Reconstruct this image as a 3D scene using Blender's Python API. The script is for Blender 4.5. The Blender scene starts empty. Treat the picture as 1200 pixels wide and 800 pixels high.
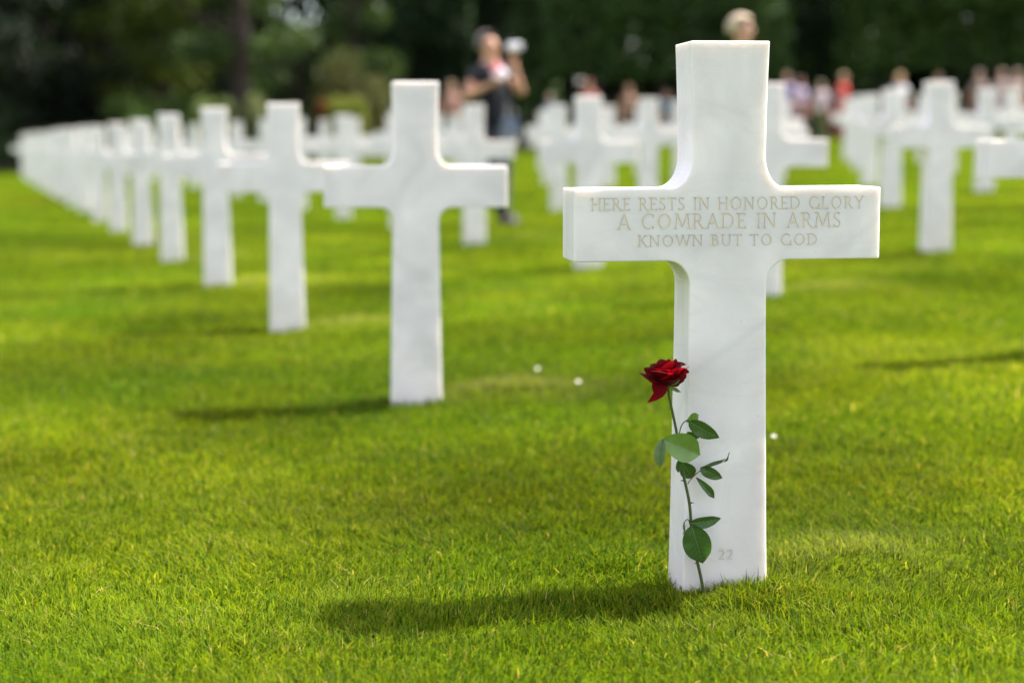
import bpy, bmesh, math, random
import numpy as np
from mathutils import Vector, Matrix, noise as mnoise
from math import sin, cos, pi, radians as R

random.seed(7); rng = np.random.default_rng(11)
scene = bpy.context.scene
col = scene.collection

# ------------------------------------------------------------------ helpers
def link(o, parent=None):
    col.objects.link(o)
    if parent is not None: o.parent = parent
    return o
def tag(o, label=None, cat=None, group=None, kind=None):
    if label: o['label'] = label
    if cat: o['category'] = cat
    if group: o['group'] = group
    if kind: o['kind'] = kind
    return o
def empty(name, loc=(0,0,0), rz=0.0, label=None, cat=None, group=None):
    o = bpy.data.objects.new(name, None); link(o)
    o.location = loc; o.rotation_euler = (0,0,rz); o.empty_display_size = .1
    return tag(o, label, cat, group)
def mesh_obj(name, verts, faces, mats, parent=None, smooth=True, fm=None):
    me = bpy.data.meshes.new(name)
    me.from_pydata([tuple(v) for v in verts], [], faces)
    for m in (mats if isinstance(mats,(list,tuple)) else [mats]): me.materials.append(m)
    if fm: me.polygons.foreach_set('material_index', fm)
    if smooth: me.polygons.foreach_set('use_smooth', [True]*len(me.polygons))
    me.update()
    o = bpy.data.objects.new(name, me)
    return link(o, parent)
def bm_obj(name, bm, mats, parent=None, smooth=False):
    me = bpy.data.meshes.new(name); bm.to_mesh(me); bm.free()
    for m in (mats if isinstance(mats,(list,tuple)) else [mats]): me.materials.append(m)
    if smooth: me.polygons.foreach_set('use_smooth', [True]*len(me.polygons))
    o = bpy.data.objects.new(name, me)
    return link(o, parent)
def quads_obj(name, V, F, mat, parent=None, colors=None):
    """V (n,3) array, F (m,4) quads"""
    me = bpy.data.meshes.new(name)
    me.vertices.add(len(V)); me.vertices.foreach_set('co', V.astype(np.float32).ravel())
    k = F.shape[1]
    me.loops.add(F.size); me.loops.foreach_set('vertex_index', F.astype(np.int32).ravel())
    me.polygons.add(len(F)); me.polygons.foreach_set('loop_start', np.arange(0, F.size, k, dtype=np.int32))
    if colors is not None:
        a = me.color_attributes.new('tint', 'FLOAT_COLOR', 'POINT')
        c4 = np.ones((len(V),4), np.float32); c4[:,:3] = colors
        a.data.foreach_set('color', c4.ravel())
    me.update(calc_edges=True)
    me.materials.append(mat)
    return link(bpy.data.objects.new(name, me), parent)

# ------------------------------------------------------------------ materials
def new_mat(name):
    m = bpy.data.materials.new(name); m.use_nodes = True
    nt = m.node_tree; b = nt.nodes['Principled BSDF']
    return m, nt, b
def N(nt, t, **kw):
    n = nt.nodes.new(t)
    for k, v in kw.items(): setattr(n, k, v)
    return n
def simple(name, rgb, rough=.6, var=.15, scale=20, spec=.4, trans=0, sheen=0):
    m, nt, b = new_mat(name)
    tc = N(nt,'ShaderNodeTexCoord'); no = N(nt,'ShaderNodeTexNoise'); no.inputs['Scale'].default_value = scale
    no.inputs['Detail'].default_value = 4
    nt.links.new(tc.outputs['Object'], no.inputs['Vector'])
    mx = N(nt,'ShaderNodeMix', data_type='RGBA')
    mx.inputs['A'].default_value = [c*(1-var) for c in rgb]+[1]
    mx.inputs['B'].default_value = [min(1,c*(1+var)) for c in rgb]+[1]
    nt.links.new(no.outputs['Fac'], mx.inputs['Factor'])
    nt.links.new(mx.outputs['Result'], b.inputs['Base Color'])
    b.inputs['Roughness'].default_value = rough
    b.inputs['Specular IOR Level'].default_value = spec
    if sheen: b.inputs['Sheen Weight'].default_value = sheen
    return m
def leafy(name, rgb, rough=.55, trans=.35, attr=False, tr_rgb=None, var=.3, scale=3.0, spec=.3):
    """thin leaf: principled mixed with translucent"""
    m, nt, b = new_mat(name)
    out = nt.nodes['Material Output']
    if attr:
        src = N(nt,'ShaderNodeAttribute', attribute_name='tint').outputs['Color']
    else:
        tc = N(nt,'ShaderNodeTexCoord'); no = N(nt,'ShaderNodeTexNoise'); no.inputs['Scale'].default_value = scale
        no.inputs['Detail'].default_value = 5
        nt.links.new(tc.outputs['Object'], no.inputs['Vector'])
        mx = N(nt,'ShaderNodeMix', data_type='RGBA')
        mx.inputs['A'].default_value = [c*(1-var) for c in rgb]+[1]
        mx.inputs['B'].default_value = [c*(1+var) for c in rgb]+[1]
        nt.links.new(no.outputs['Fac'], mx.inputs['Factor']); src = mx.outputs['Result']
    nt.links.new(src, b.inputs['Base Color'])
    b.inputs['Roughness'].default_value = rough; b.inputs['Specular IOR Level'].default_value = spec
    tr = N(nt,'ShaderNodeBsdfTranslucent')
    g = N(nt,'ShaderNodeMix', data_type='RGBA', blend_type='MULTIPLY'); g.inputs['Factor'].default_value = 1
    nt.links.new(src, g.inputs['A']); g.inputs['B'].default_value = list(tr_rgb or (1.3,1.3,.7))+[1]
    nt.links.new(g.outputs['Result'], tr.inputs['Color'])
    mix = N(nt,'ShaderNodeMixShader'); mix.inputs[0].default_value = trans
    nt.links.new(b.outputs[0], mix.inputs[1]); nt.links.new(tr.outputs[0], mix.inputs[2])
    nt.links.new(mix.outputs[0], out.inputs['Surface'])
    return m

def marble(name, hero=False):
    m, nt, b = new_mat(name); L = nt.links.new
    tc = N(nt,'ShaderNodeTexCoord'); oi = N(nt,'ShaderNodeObjectInfo')
    ad = N(nt,'ShaderNodeVectorMath', operation='ADD')
    sc = N(nt,'ShaderNodeVectorMath', operation='SCALE'); sc.inputs['Scale'].default_value = 37.0
    cmb = N(nt,'ShaderNodeCombineXYZ')
    for i in range(3): L(oi.outputs['Random'], cmb.inputs[i])
    L(cmb.outputs[0], sc.inputs[0]); L(tc.outputs['Object'], ad.inputs[0])
    if not hero: L(sc.outputs[0], ad.inputs[1])
    # soft clouds
    n1 = N(nt,'ShaderNodeTexNoise'); n1.inputs['Scale'].default_value = 5; n1.inputs['Detail'].default_value = 6
    n1.inputs['Distortion'].default_value = 1.2
    L(ad.outputs[0], n1.inputs['Vector'])
    r1 = N(nt,'ShaderNodeMapRange'); r1.inputs[1].default_value=.35; r1.inputs[2].default_value=.7
    L(n1.outputs['Fac'], r1.inputs[0])
    c1 = N(nt,'ShaderNodeMix', data_type='RGBA')
    c1.inputs['A'].default_value=(.86,.815,.825,1); c1.inputs['B'].default_value=(.70,.665,.675,1)
    L(r1.outputs[0], c1.inputs['Factor'])
    cur = c1.outputs['Result']
    # thin veins
    mp = N(nt,'ShaderNodeMapping'); mp.inputs['Rotation'].default_value=(0,R(-35),0); mp.inputs['Scale'].default_value=(1,1,3.2)
    L(ad.outputs[0], mp.inputs['Vector'])
    n2 = N(nt,'ShaderNodeTexNoise'); n2.inputs['Scale'].default_value=3.0; n2.inputs['Detail'].default_value=7; n2.inputs['Distortion'].default_value=.8
    L(mp.outputs[0], n2.inputs['Vector'])
    s2 = N(nt,'ShaderNodeMath', operation='SUBTRACT'); s2.inputs[1].default_value=.5; L(n2.outputs['Fac'], s2.inputs[0])
    a2 = N(nt,'ShaderNodeMath', operation='ABSOLUTE'); L(s2.outputs[0], a2.inputs[0])
    r2 = N(nt,'ShaderNodeMapRange'); r2.inputs[1].default_value=0; r2.inputs[2].default_value=.03; r2.inputs[3].default_value=.10; r2.inputs[4].default_value=0
    L(a2.outputs[0], r2.inputs[0])
    c2 = N(nt,'ShaderNodeMix', data_type='RGBA'); c2.inputs['B'].default_value=(.5,.51,.5,1)
    L(r2.outputs[0], c2.inputs['Factor']); L(cur, c2.inputs['A']); cur = c2.outputs['Result']
    # fine dark specks
    n3 = N(nt,'ShaderNodeTexNoise'); n3.inputs['Scale'].default_value=95; n3.inputs['Detail'].default_value=2
    L(ad.outputs[0], n3.inputs['Vector'])
    r3 = N(nt,'ShaderNodeMapRange'); r3.inputs[1].default_value=.74; r3.inputs[2].default_value=.80; r3.inputs[3].default_value=0; r3.inputs[4].default_value=.45
    L(n3.outputs['Fac'], r3.inputs[0])
    c3 = N(nt,'ShaderNodeMix', data_type='RGBA'); c3.inputs['B'].default_value=(.42,.36,.28,1)
    L(r3.outputs[0], c3.inputs['Factor']); L(cur, c3.inputs['A']); cur = c3.outputs['Result']
    if hero:
        sx = N(nt,'ShaderNodeSeparateXYZ'); L(tc.outputs['Object'], sx.inputs[0])
        def vein(x0,z0,x1,z1,width,strength,xmin,xmax):
            nonlocal cur
            dx,dz = x1-x0,z1-z0; l = math.hypot(dx,dz); nx,nz = -dz/l,dx/l
            mx_ = N(nt,'ShaderNodeMath', operation='MULTIPLY'); mx_.inputs[1].default_value=nx; L(sx.outputs['X'], mx_.inputs[0])
            mz_ = N(nt,'ShaderNodeMath', operation='MULTIPLY_ADD'); mz_.inputs[1].default_value=nz; L(sx.outputs['Z'], mz_.inputs[0]); L(mx_.outputs[0], mz_.inputs[2])
            nn = N(nt,'ShaderNodeTexNoise'); nn.inputs['Scale'].default_value=14; nn.inputs['Detail'].default_value=4; L(tc.outputs['Object'], nn.inputs['Vector'])
            ma = N(nt,'ShaderNodeMath', operation='MULTIPLY_ADD'); ma.inputs[1].default_value=.018; L(nn.outputs['Fac'], ma.inputs[0]); L(mz_.outputs[0], ma.inputs[2])
            su = N(nt,'ShaderNodeMath', operation='SUBTRACT'); su.inputs[1].default_value = nx*x0+nz*z0+.009; L(ma.outputs[0], su.inputs[0])
            ab = N(nt,'ShaderNodeMath', operation='ABSOLUTE'); L(su.outputs[0], ab.inputs[0])
            mr = N(nt,'ShaderNodeMapRange'); mr.inputs[1].default_value=0; mr.inputs[2].default_value=width; mr.inputs[3].default_value=strength; mr.inputs[4].default_value=0
            L(ab.outputs[0], mr.inputs[0])
            g1 = N(nt,'ShaderNodeMapRange'); g1.inputs[1].default_value=xmin; g1.inputs[2].default_value=xmin+.03; L(sx.outputs['X'], g1.inputs[0])
            g2 = N(nt,'ShaderNodeMapRange'); g2.inputs[1].default_value=xmax; g2.inputs[2].default_value=xmax-.03; L(sx.outputs['X'], g2.inputs[0])
            p = N(nt,'ShaderNodeMath', operation='MULTIPLY'); L(mr.outputs[0],p.inputs[0]); L(g1.outputs[0],p.inputs[1])
            q = N(nt,'ShaderNodeMath', operation='MULTIPLY'); L(p.outputs[0],q.inputs[0]); L(g2.outputs[0],q.inputs[1])
            cc = N(nt,'ShaderNodeMix', data_type='RGBA'); cc.inputs['B'].default_value=(.46,.46,.45,1)
            L(q.outputs[0], cc.inputs['Factor']); L(cur, cc.inputs['A']); cur = cc.outputs['Result']
        vein(-.073,.411,.071,.506,.012,.17,-.09,.14)
        vein(.19,.62,.277,.69,.013,.14,.14,.31)
    ms=N(nt,'ShaderNodeMapping'); ms.inputs['Scale'].default_value=(1,26,.6); L(ad.outputs[0],ms.inputs['Vector'])
    ns=N(nt,'ShaderNodeTexNoise'); ns.inputs['Scale'].default_value=9; ns.inputs['Detail'].default_value=3; L(ms.outputs[0],ns.inputs['Vector'])
    cs_=N(nt,'ShaderNodeMix',data_type='RGBA',blend_type='MULTIPLY'); cs_.inputs['Factor'].default_value=1
    cs2=N(nt,'ShaderNodeMix',data_type='RGBA'); cs2.inputs['A'].default_value=(.88,.88,.88,1); cs2.inputs['B'].default_value=(1.08,1.08,1.08,1); L(ns.outputs['Fac'],cs2.inputs['Factor'])
    L(cur,cs_.inputs['A']); L(cs2.outputs['Result'],cs_.inputs['B']); cur=cs_.outputs['Result']
    # stains near ground (soil splash)
    sz = N(nt,'ShaderNodeSeparateXYZ'); L(tc.outputs['Object'], sz.inputs[0])
    mr = N(nt,'ShaderNodeMapRange'); mr.inputs[1].default_value=.0; mr.inputs[2].default_value=.22; mr.inputs[3].default_value=.4; mr.inputs[4].default_value=0
    L(sz.outputs['Z'], mr.inputs[0])
    mm = N(nt,'ShaderNodeMath', operation='MULTIPLY'); L(mr.outputs[0], mm.inputs[0]); L(n1.outputs['Fac'], mm.inputs[1])
    c4 = N(nt,'ShaderNodeMix', data_type='RGBA'); c4.inputs['B'].default_value=(.72,.66,.52,1)
    L(mm.outputs[0], c4.inputs['Factor']); L(cur, c4.inputs['A']); cur = c4.outputs['Result']
    L(cur, b.inputs['Base Color'])
    b.inputs['Roughness'].default_value=.5; b.inputs['Specular IOR Level'].default_value=.35
    b.inputs['Subsurface Weight'].default_value=.55
    b.inputs['Subsurface Radius'].default_value=(1,.85,.65); b.inputs['Subsurface Scale'].default_value=.02
    bp = N(nt,'ShaderNodeBump'); bp.inputs['Strength'].default_value=.12; bp.inputs['Distance'].default_value=.002
    nb = N(nt,'ShaderNodeTexNoise'); nb.inputs['Scale'].default_value=160; nb.inputs['Detail'].default_value=4
    L(tc.outputs['Object'], nb.inputs['Vector']); L(nb.outputs['Fac'], bp.inputs['Height']); L(bp.outputs[0], b.inputs['Normal'])
    return m

M_marble = marble('white_marble'); M_hero = marble('white_marble_veined', True)
M_letter = simple('weathered_tan_lettering', (.77,.64,.44), .8, .25, 60)
M_letter2 = simple('worn_number_cut', (.76,.66,.52), .8, .15, 60)
M_blade = leafy('grass_blades', None, .75, .50, attr=True, tr_rgb=(1.5,1.45,.4), spec=.07)
M_straw = simple('dry_straw', (.55,.42,.24), .8, .2, 90)
M_petal_white = simple('daisy_white', (.62,.62,.56), .6, .05)
M_yellow = simple('daisy_yellow', (.7,.5,.05), .7, .1)

# ------------------------------------------------------------------ terrain
CAMZ = .833
A_STEP = (-.705, 2.2); B_STEP = (2.15, .2)
HERO = (.388, 3.185)           # centre of hero cross (mid thickness)
def vnoise(x, y, seed=0):
    x = np.asarray(x,float); y = np.asarray(y,float)
    xi = np.floor(x).astype(int); yi = np.floor(y).astype(int); xf = x-xi; yf = y-yi
    def h(i,j):
        n = (i*374761393 + j*668265263 + seed*144665) & 0x7fffffff
        n = ((n ^ (n>>13))*1274126177) & 0x7fffffff
        return ((n ^ (n>>16)) & 0xffff)/65535.0
    u = xf*xf*(3-2*xf); v = yf*yf*(3-2*yf)
    return (h(xi,yi)*(1-u)+h(xi+1,yi)*u)*(1-v)+(h(xi,yi+1)*(1-u)+h(xi+1,yi+1)*u)*v
BUMPS = []   # (cx, cy, sx, sy_near, sy_far, h)
BUMPS += [(.68,3.28,.17,.055,.25,.042),(.205,3.29,.085,.06,.18,.038),(-.05,3.45,.22,.12,.2,.014),
          (.50,3.12,.09,.05,.08,.015),(.12,3.06,.10,.05,.07,.016),(-.10,2.93,.12,.05,.06,.015),(-.32,3.0,.12,.06,.08,.014),(.30,2.82,.15,.07,.09,.012),(1.0,2.95,.18,.06,.10,.015),
          (.55,2.88,.22,.12,.12,.008),(.62,3.0,.15,.1,.1,.010)]
for k in range(1,6):
    BUMPS.append((HERO[0]+A_STEP[0]*k+.32, HERO[1]+A_STEP[1]*k+.12, .22, .06, .25, .028))
for k in range(0,4):
    BUMPS.append((1.94+A_STEP[0]*k+.32, 6.05+A_STEP[1]*k+.12, .22, .06, .25, .028))
def G(x, y):
    x = np.asarray(x,float); y = np.asarray(y,float)
    off = x - (.4 - .3204*(y-3.16))
    z = .041*np.where(off>0, off, .15*off)-.017
    z = np.where(off>24, .041*24-.017+(off-24)*.004, z)
    z = z + .028*(vnoise(x*1.1+5,y*1.6,3)-.5) + .012*(vnoise(x*4.5,y*5.5,4)-.5)
    for cx,cy,sx,sn,sf,h in BUMPS:
        dy = y-cy; sy = np.where(dy<0, sn, sf)
        z = z + h*np.exp(-((x-cx)/sx)**2-(dy/sy)**2)
    return z
def g1(x,y): return float(G(np.array([x]),np.array([y]))[0])

def lawn_material():
    m, nt, b = new_mat('lawn_soil_and_grass'); L = nt.links.new
    tc = N(nt,'ShaderNodeTexCoord')
    n1 = N(nt,'ShaderNodeTexNoise'); n1.inputs['Scale'].default_value=1.3; n1.inputs['Detail'].default_value=5
    n2 = N(nt,'ShaderNodeTexNoise'); n2.inputs['Scale'].default_value=45; n2.inputs['Detail'].default_value=5
    L(tc.outputs['Object'], n1.inputs['Vector']); L(tc.outputs['Object'], n2.inputs['Vector'])
    c1 = N(nt,'ShaderNodeMix', data_type='RGBA'); c1.inputs['A'].default_value=(.045,.082,.003,1); c1.inputs['B'].default_value=(.09,.135,.004,1)
    r1 = N(nt,'ShaderNodeMapRange'); r1.inputs[1].default_value=.3; r1.inputs[2].default_value=.7; L(n1.outputs['Fac'], r1.inputs[0]); L(r1.outputs[0], c1.inputs['Factor'])
    c2 = N(nt,'ShaderNodeMix', data_type='RGBA', blend_type='MULTIPLY'); c2.inputs['Factor'].default_value=1
    c3 = N(nt,'ShaderNodeMix', data_type='RGBA'); c3.inputs['A'].default_value=(.55,.55,.55,1); c3.inputs['B'].default_value=(1.25,1.2,1.1,1)
    L(n2.outputs['Fac'], c3.inputs['Factor']); L(c1.outputs['Result'], c2.inputs['A']); L(c3.outputs['Result'], c2.inputs['B'])
    L(c2.outputs['Result'], b.inputs['Base Color'])
    b.inputs['Roughness'].default_value=1; b.inputs['Specular IOR Level'].default_value=0
    return m
M_lawn = lawn_material()
M_tree_shade = simple('painted_tree_shade', (.02,.018,.009), .95, .4, 3)  # ground colour darkened to carry the shade under the trees
def grid_obj(name, xs, ys, mat, dz=0.0):
    X,Y = np.meshgrid(xs, ys); Z = G(X,Y)+dz
    V = np.stack([X.ravel(),Y.ravel(),Z.ravel()],1)
    nx,ny = len(xs),len(ys)
    i = (np.arange(ny-1)[:,None]*nx+np.arange(nx-1)[None,:]).ravel()
    F = np.stack([i,i+1,i+1+nx,i+nx],1)
    o = quads_obj(name, V, F, mat)
    o.data.polygons.foreach_set('use_smooth',[True]*len(F)); return o
xs = np.concatenate([[-400,-250,-150,-90,-60,-45,-35,-28,-22,-17,-13,-10],np.arange(-8,-2,.25),np.arange(-2,2.5,.03),np.arange(2.5,9,.25),[9,11,14,17,20,25,30,40,55,80,130,220,400]])
ys = np.concatenate([[-60,-20,-8,-3,0,1,1.6],np.arange(2,6.5,.03),np.arange(6.5,14,.12),np.arange(14,30,.6),np.arange(30,60,3),[60,75,100,140,200,300,500]])
lawn = grid_obj('lawn', xs, ys, M_lawn); tag(lawn, kind='structure')
shade_sheet = grid_obj('tree_shade_sheet', np.linspace(-40,60,51), np.linspace(48.5,110,32), M_tree_shade, .05); tag(shade_sheet, kind='structure')  # added dark sheet, tree shade painted as ground colour

# ------------------------------------------------------------------ grass blades (one uncountable cover)
def make_grass():
    pts = []
    bands = [(1.9,4.2,34000),(4.2,6.5,17000),(6.5,10,6500),(10,16,2300),(16,26,800),(26,47,260)]
    for y0,y1,rho in bands:
        w = lambda y: .41*y+.65
        xm = w(y1)
        n = int(rho*(y1-y0)*2*xm)
        x = rng.uniform(-xm,xm,n); y = rng.uniform(y0,y1,n)
        k = np.abs(x) < w(y)
        # clumpy density
        d = .55+.75*vnoise(x*7+9,y*7,21)
        k &= rng.random(n) < d
        pts.append(np.stack([x[k],y[k]],1))
    # thick unmown tufts round the hero's foot
    n = 5200
    x = rng.normal(HERO[0]+.0,.15,n); y = HERO[1]-.065-np.abs(rng.normal(0,.06,n)); pts.append(np.stack([x,y],1)); nt_ = n
    P = np.concatenate(pts); n = len(P); x,y = P[:,0],P[:,1]
    # not inside the hero cross
    th = R(7.5); lx = (x-HERO[0])*cos(th)+(y-HERO[1])*sin(th); ly = -(x-HERO[0])*sin(th)+(y-HERO[1])*cos(th)
    keep = ~((np.abs(lx)<.078)&(np.abs(ly)<.058)); 
    isT = np.zeros(n,bool); isT[-nt_:] = True
    x,y,isT,lx,ly = x[keep],y[keep],isT[keep],lx[keep],ly[keep]; n = len(x)
    z = G(x,y)-.004
    far = np.clip(y/3.2,1,None)
    wdt = .0012*far**.75*rng.uniform(.7,1.35,n)
    patch = vnoise(x*2.3+3,y*2.3+1,31); patch2 = vnoise(x*.7,y*.7,33); fine = vnoise(x*9,y*9,35)
    cl1=vnoise(x*24,y*24,51); cl2=vnoise(x*55,y*55,52)
    hgt = (.005+.014*rng.random(n)+.006*patch+.008*fine+.012*cl1*cl2+.006*cl1)*np.clip(far**.12,1,1.4)
    tall = rng.random(n)<.02; hgt[tall] *= 1.35
    hgt[isT] = rng.uniform(.012,.030,isT.sum())+.022*(rng.random(isT.sum())**5)+.010*(x[isT]>HERO[0])
    nearfoot = (np.abs(lx)<.12)&(np.abs(ly)<.11); hgt[nearfoot & ~isT] *= 1.1
    yaw = rng.uniform(0,2*pi,n)
    # combed lean direction from noise
    ld = vnoise(x*3.1,y*3.1,41)*2*pi*1.3 + rng.uniform(-2.4,2.4,n)
    lean = np.abs(rng.normal(.6,.5,n))
    wx,wy = np.cos(yaw)*wdt, np.sin(yaw)*wdt
    dx,dy = np.cos(ld)*lean*hgt, np.sin(ld)*lean*hgt
    V = np.zeros((n,6,3))
    def setp(i,t,ws,s):
        V[:,i,0]=x+dx*t*t+wx*ws*s; V[:,i,1]=y+dy*t*t+wy*ws*s; V[:,i,2]=z+hgt*t*(1-.18*t*np.clip(lean,0,1.5))
    setp(0,0,.8,-1); setp(1,0,.8,1); setp(2,.55,.9,1); setp(3,.55,.9,-1)
    setp(4,1,.12,1); setp(5,1,.12,-1)
    base = np.arange(n)*6
    F = np.concatenate([np.stack([base,base+1,base+2,base+3],1),np.stack([base+3,base+2,base+4,base+5],1)])
    # colour
    g_ = np.array([.074,.138,.010]); yl = np.array([.182,.215,.014]); dk = np.array([.025,.065,.006]); st = np.array([.42,.33,.13]); bl=np.array([.13,.20,.012])
    t = np.clip(-.25+.8*patch2+.75*patch+rng.normal(0,.22,n),0,1)[:,None]
    C = g_*(1-t)+yl*t
    k = (rng.random(n)<.20+.12*(cl1<.35)); C[k] = dk*rng.uniform(.8,1.3,(k.sum(),1))
    k = (rng.random(n)<.10); C[k] = bl*rng.uniform(.7,1.2,(k.sum(),1))
    k = (rng.random(n)<.014+.02*patch2*(fine>.5)); C[k] = st*rng.uniform(.7,1.1,(k.sum(),1))
    # sparse yellowed sod at the graves, plus ridge sunlight painted into the blade colour
    for bi,(cx,cy,sx,sn,sf,h) in enumerate(BUMPS):
        if h<.02 or bi==1: continue
        wgt = np.exp(-((x-cx)/sx/1.25)**2-((y-cy-.08)/.17)**2)[:,None]*(.5 if bi==0 else .75)
        C = C*(1-wgt)+np.array([.27,.29,.09])*wgt*rng.uniform(.75,1.2,(n,1))
    C *= (.50+.80*vnoise(x*1.3+8,y*1.6+2,61)+.12*fine)[:,None]
    C *= rng.uniform(.75,1.25,(n,1))
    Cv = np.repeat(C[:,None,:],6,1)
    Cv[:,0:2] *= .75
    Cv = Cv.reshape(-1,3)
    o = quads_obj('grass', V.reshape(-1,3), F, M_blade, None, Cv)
    tag(o, 'short bright green mown grass covering the cemetery lawn', 'grass', kind='stuff')
    print('blades', n)
make_grass()

# ------------------------------------------------------------------ marble cross
H = 1.017
TH = .125
def cross_outline(AH=.287):
    """right half going up, then mirrored. metres, z from -0.08"""
    pts = [(.0818,-.08),(.0810,0)]
    # shaft edge concave taper
    for z in (.1,.2,.3,.4,.5): 
        t = z/.55; pts.append((.0810-.0090*t**.8, z))
    # under-arm fillet: from (.0708,.575) to (.113,.617)
    cx,cz,rx,rz = .114,.5755,.0418,.045
    for i in range(0,10):
        a = pi - i/9*pi/2
        pts.append((cx+rx*cos(a), cz+rz*sin(a)))
    pts += [(AH,.6205),(AH,.7525)]
    # upper fillet
    cx,cz,rx,rz = .108,.809,.0395,.0565
    for i in range(0,11):
        a = -pi/2 - i/10*pi/2
        pts.append((cx+rx*cos(a), cz+rz*sin(a)))
    pts += [(.0690,.87),(.0708,.94),(.0735,H)]
    return pts
def cross_bm(bev=.0028,AH=.287):
    right = cross_outline(AH); left = [(-x,z) for x,z in reversed(right)]
    poly = right+left
    bm = bmesh.new()
    f = [bm.verts.new((x,-TH/2,z)) for x,z in poly]; b = [bm.verts.new((x,TH/2,z)) for x,z in poly]
    n = len(poly)
    bm.faces.new(f); bm.faces.new(list(reversed(b)))
    for i in range(n):
        j=(i+1)%n; bm.faces.new((f[j],f[i],b[i],b[j]))
    bm.normal_update(); bmesh.ops.recalc_face_normals(bm, faces=bm.faces)
    es = [e for e in bm.edges if len(e.link_faces)==2 and e.calc_face_angle(0)>R(35)]
    bmesh.ops.bevel(bm, geom=es, offset=bev, segments=3, profile=.5, affect='EDGES', clamp_overlap=True)
    return bm

# ---- engraved Roman capitals built from strokes
TK, TN = .125, .075
def arc(cx,cy,rx,ry,a0,a1,n=14):
    return [(cx+rx*cos(R(a0+(a1-a0)*i/n)), cy+ry*sin(R(a0+(a1-a0)*i/n))) for i in range(n+1)]
def LET(c):
    """returns width, strokes[(points, weight)], serifs[(x,y)]"""
    K,T=TK,TN
    D = {
    'H': (.78,[([(.12,0),(.12,1)],K),([(.66,0),(.66,1)],K),([(.14,.52),(.64,.52)],T)],[(.12,0),(.12,1),(.66,0),(.66,1)]),
    'E': (.55,[([(.12,0),(.12,1)],K),([(.1,.965),(.50,.965)],T),([(.13,.52),(.45,.52)],T),([(.1,.035),(.53,.035)],T),([(.50,1),(.50,.86)],.05),([(.53,0),(.53,.15)],.05)],[(.07,0),(.07,1)]),
    'R': (.68,[([(.12,0),(.12,1)],K),([(.12,.965),(.28,.965)]+arc(.28,.73,.2,.235,90,-90)+[(.12,.495)],.09),([(.32,.5),(.44,.25),(.64,.0)],K)],[(.12,0),(.08,1),(.65,0)]),
    'S': (.52,[(arc(.26,.755,.165,.21,25,180,10)[:-1]+arc(.26,.755,.165,.21,180,235,4)[:]+[(.26,.51)]+arc(.26,.25,.19,.215,50,-155,14),.10),([(.42,.98),(.42,.83)],.05),([(.07,.02),(.07,.18)],.05)],[]),
    'T': (.66,[([(.33,0),(.33,1)],K),([(.03,.965),(.63,.965)],T),([(.03,1),(.03,.85)],.05),([(.63,1),(.63,.85)],.05)],[(.33,0)]),
    'I': (.26,[([(.13,0),(.13,1)],K)],[(.13,0),(.13,1)]),
    'N': (.82,[([(.12,0),(.12,1)],.085),([(.70,0),(.70,1)],.085),([(.12,1),(.70,0)],K)],[(.12,0),(.07,1),(.70,1)]),
    'O': (.92,[('ring',(.46,.5,.40,.50))],[]),
    'D': (.82,[([(.12,0),(.12,1)],K),([(.12,.965),(.34,.965)]+arc(.34,.5,.38,.465,90,-90)+[(.12,.035)],.105)],[(.08,0),(.08,1)]),
    'G': (.86,[(arc(.46,.5,.37,.475,42,350,22),.105),([(.80,.02),(.80,.42)],.10)],[(.80,.42)]),
    'C': (.80,[(arc(.46,.5,.37,.475,44,316,22),.105),([(.74,.97),(.74,.76)],.05),([(.74,.03),(.74,.2)],.05)],[]),
    'L': (.55,[([(.12,0),(.12,1)],K),([(.1,.035),(.52,.035)],T),([(.52,0),(.52,.17)],.05)],[(.08,0),(.12,1)]),
    'Y': (.72,[([(.36,0),(.36,.46)],K),([(.36,.46),(.06,1)],K),([(.36,.46),(.66,1)],T)],[(.36,0),(.07,1),(.65,1)]),
    'A': (.78,[([(.08,0),(.39,1)],T),([(.39,1),(.70,0)],K),([(.18,.34),(.60,.34)],T)],[(.08,0),(.70,0)]),
    'M': (.98,[([(.08,0),(.18,1)],T),([(.18,1),(.49,.1)],K),([(.49,.1),(.80,1)],T),([(.80,1),(.90,0)],K)],[(.08,0),(.90,0),(.14,1),(.84,1)]),
    'K': (.72,[([(.12,0),(.12,1)],K),([(.14,.46),(.58,1)],T),([(.26,.6),(.66,0)],K)],[(.12,0),(.12,1),(.60,1),(.67,0)]),
    'W': (1.12,[([(.06,1),(.32,0)],K),([(.32,0),(.56,.95)],T),([(.56,.95),(.80,0)],K),([(.80,0),(1.06,1)],T)],[(.07,1),(.56,.98),(1.05,1)]),
    'B': (.64,[([(.12,0),(.12,1)],K),([(.12,.965),(.28,.965)]+arc(.28,.745,.17,.22,90,-90)+[(.12,.525)],.09),([(.28,.525)]+arc(.30,.28,.23,.245,90,-90)+[(.12,.035)],.10)],[(.08,0),(.08,1)]),
    'U': (.78,[([(.12,1),(.12,.36)]+arc(.39,.34,.27,.315,180,360,14)+[(.66,.36),(.66,1)],.10)],[(.12,1),(.66,1)]),
    '2': (.62,[(arc(.30,.72,.21,.24,155,-25,12)+[(.38,.42),(.09,.05)],.11),([(.07,.05),(.56,.05)],.11)],[]),
    }
    return D[c]
def ribbon(points, w):
    """closed 2D outline of a stroke"""
    P=[Vector(p) for p in points]; L_,R_=[],[]
    for i,p in enumerate(P):
        if i==0: d=P[1]-P[0]
        elif i==len(P)-1: d=P[-1]-P[-2]
        else:
            d=(P[i+1]-p).normalized()+(p-P[i-1]).normalized()
            if d.length<1e-6: d=P[i+1]-p
        d=d.normalized(); n=Vector((-d.y,d.x))*w/2
        L_.append(p+n); R_.append(p-n)
    return L_,R_
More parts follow.
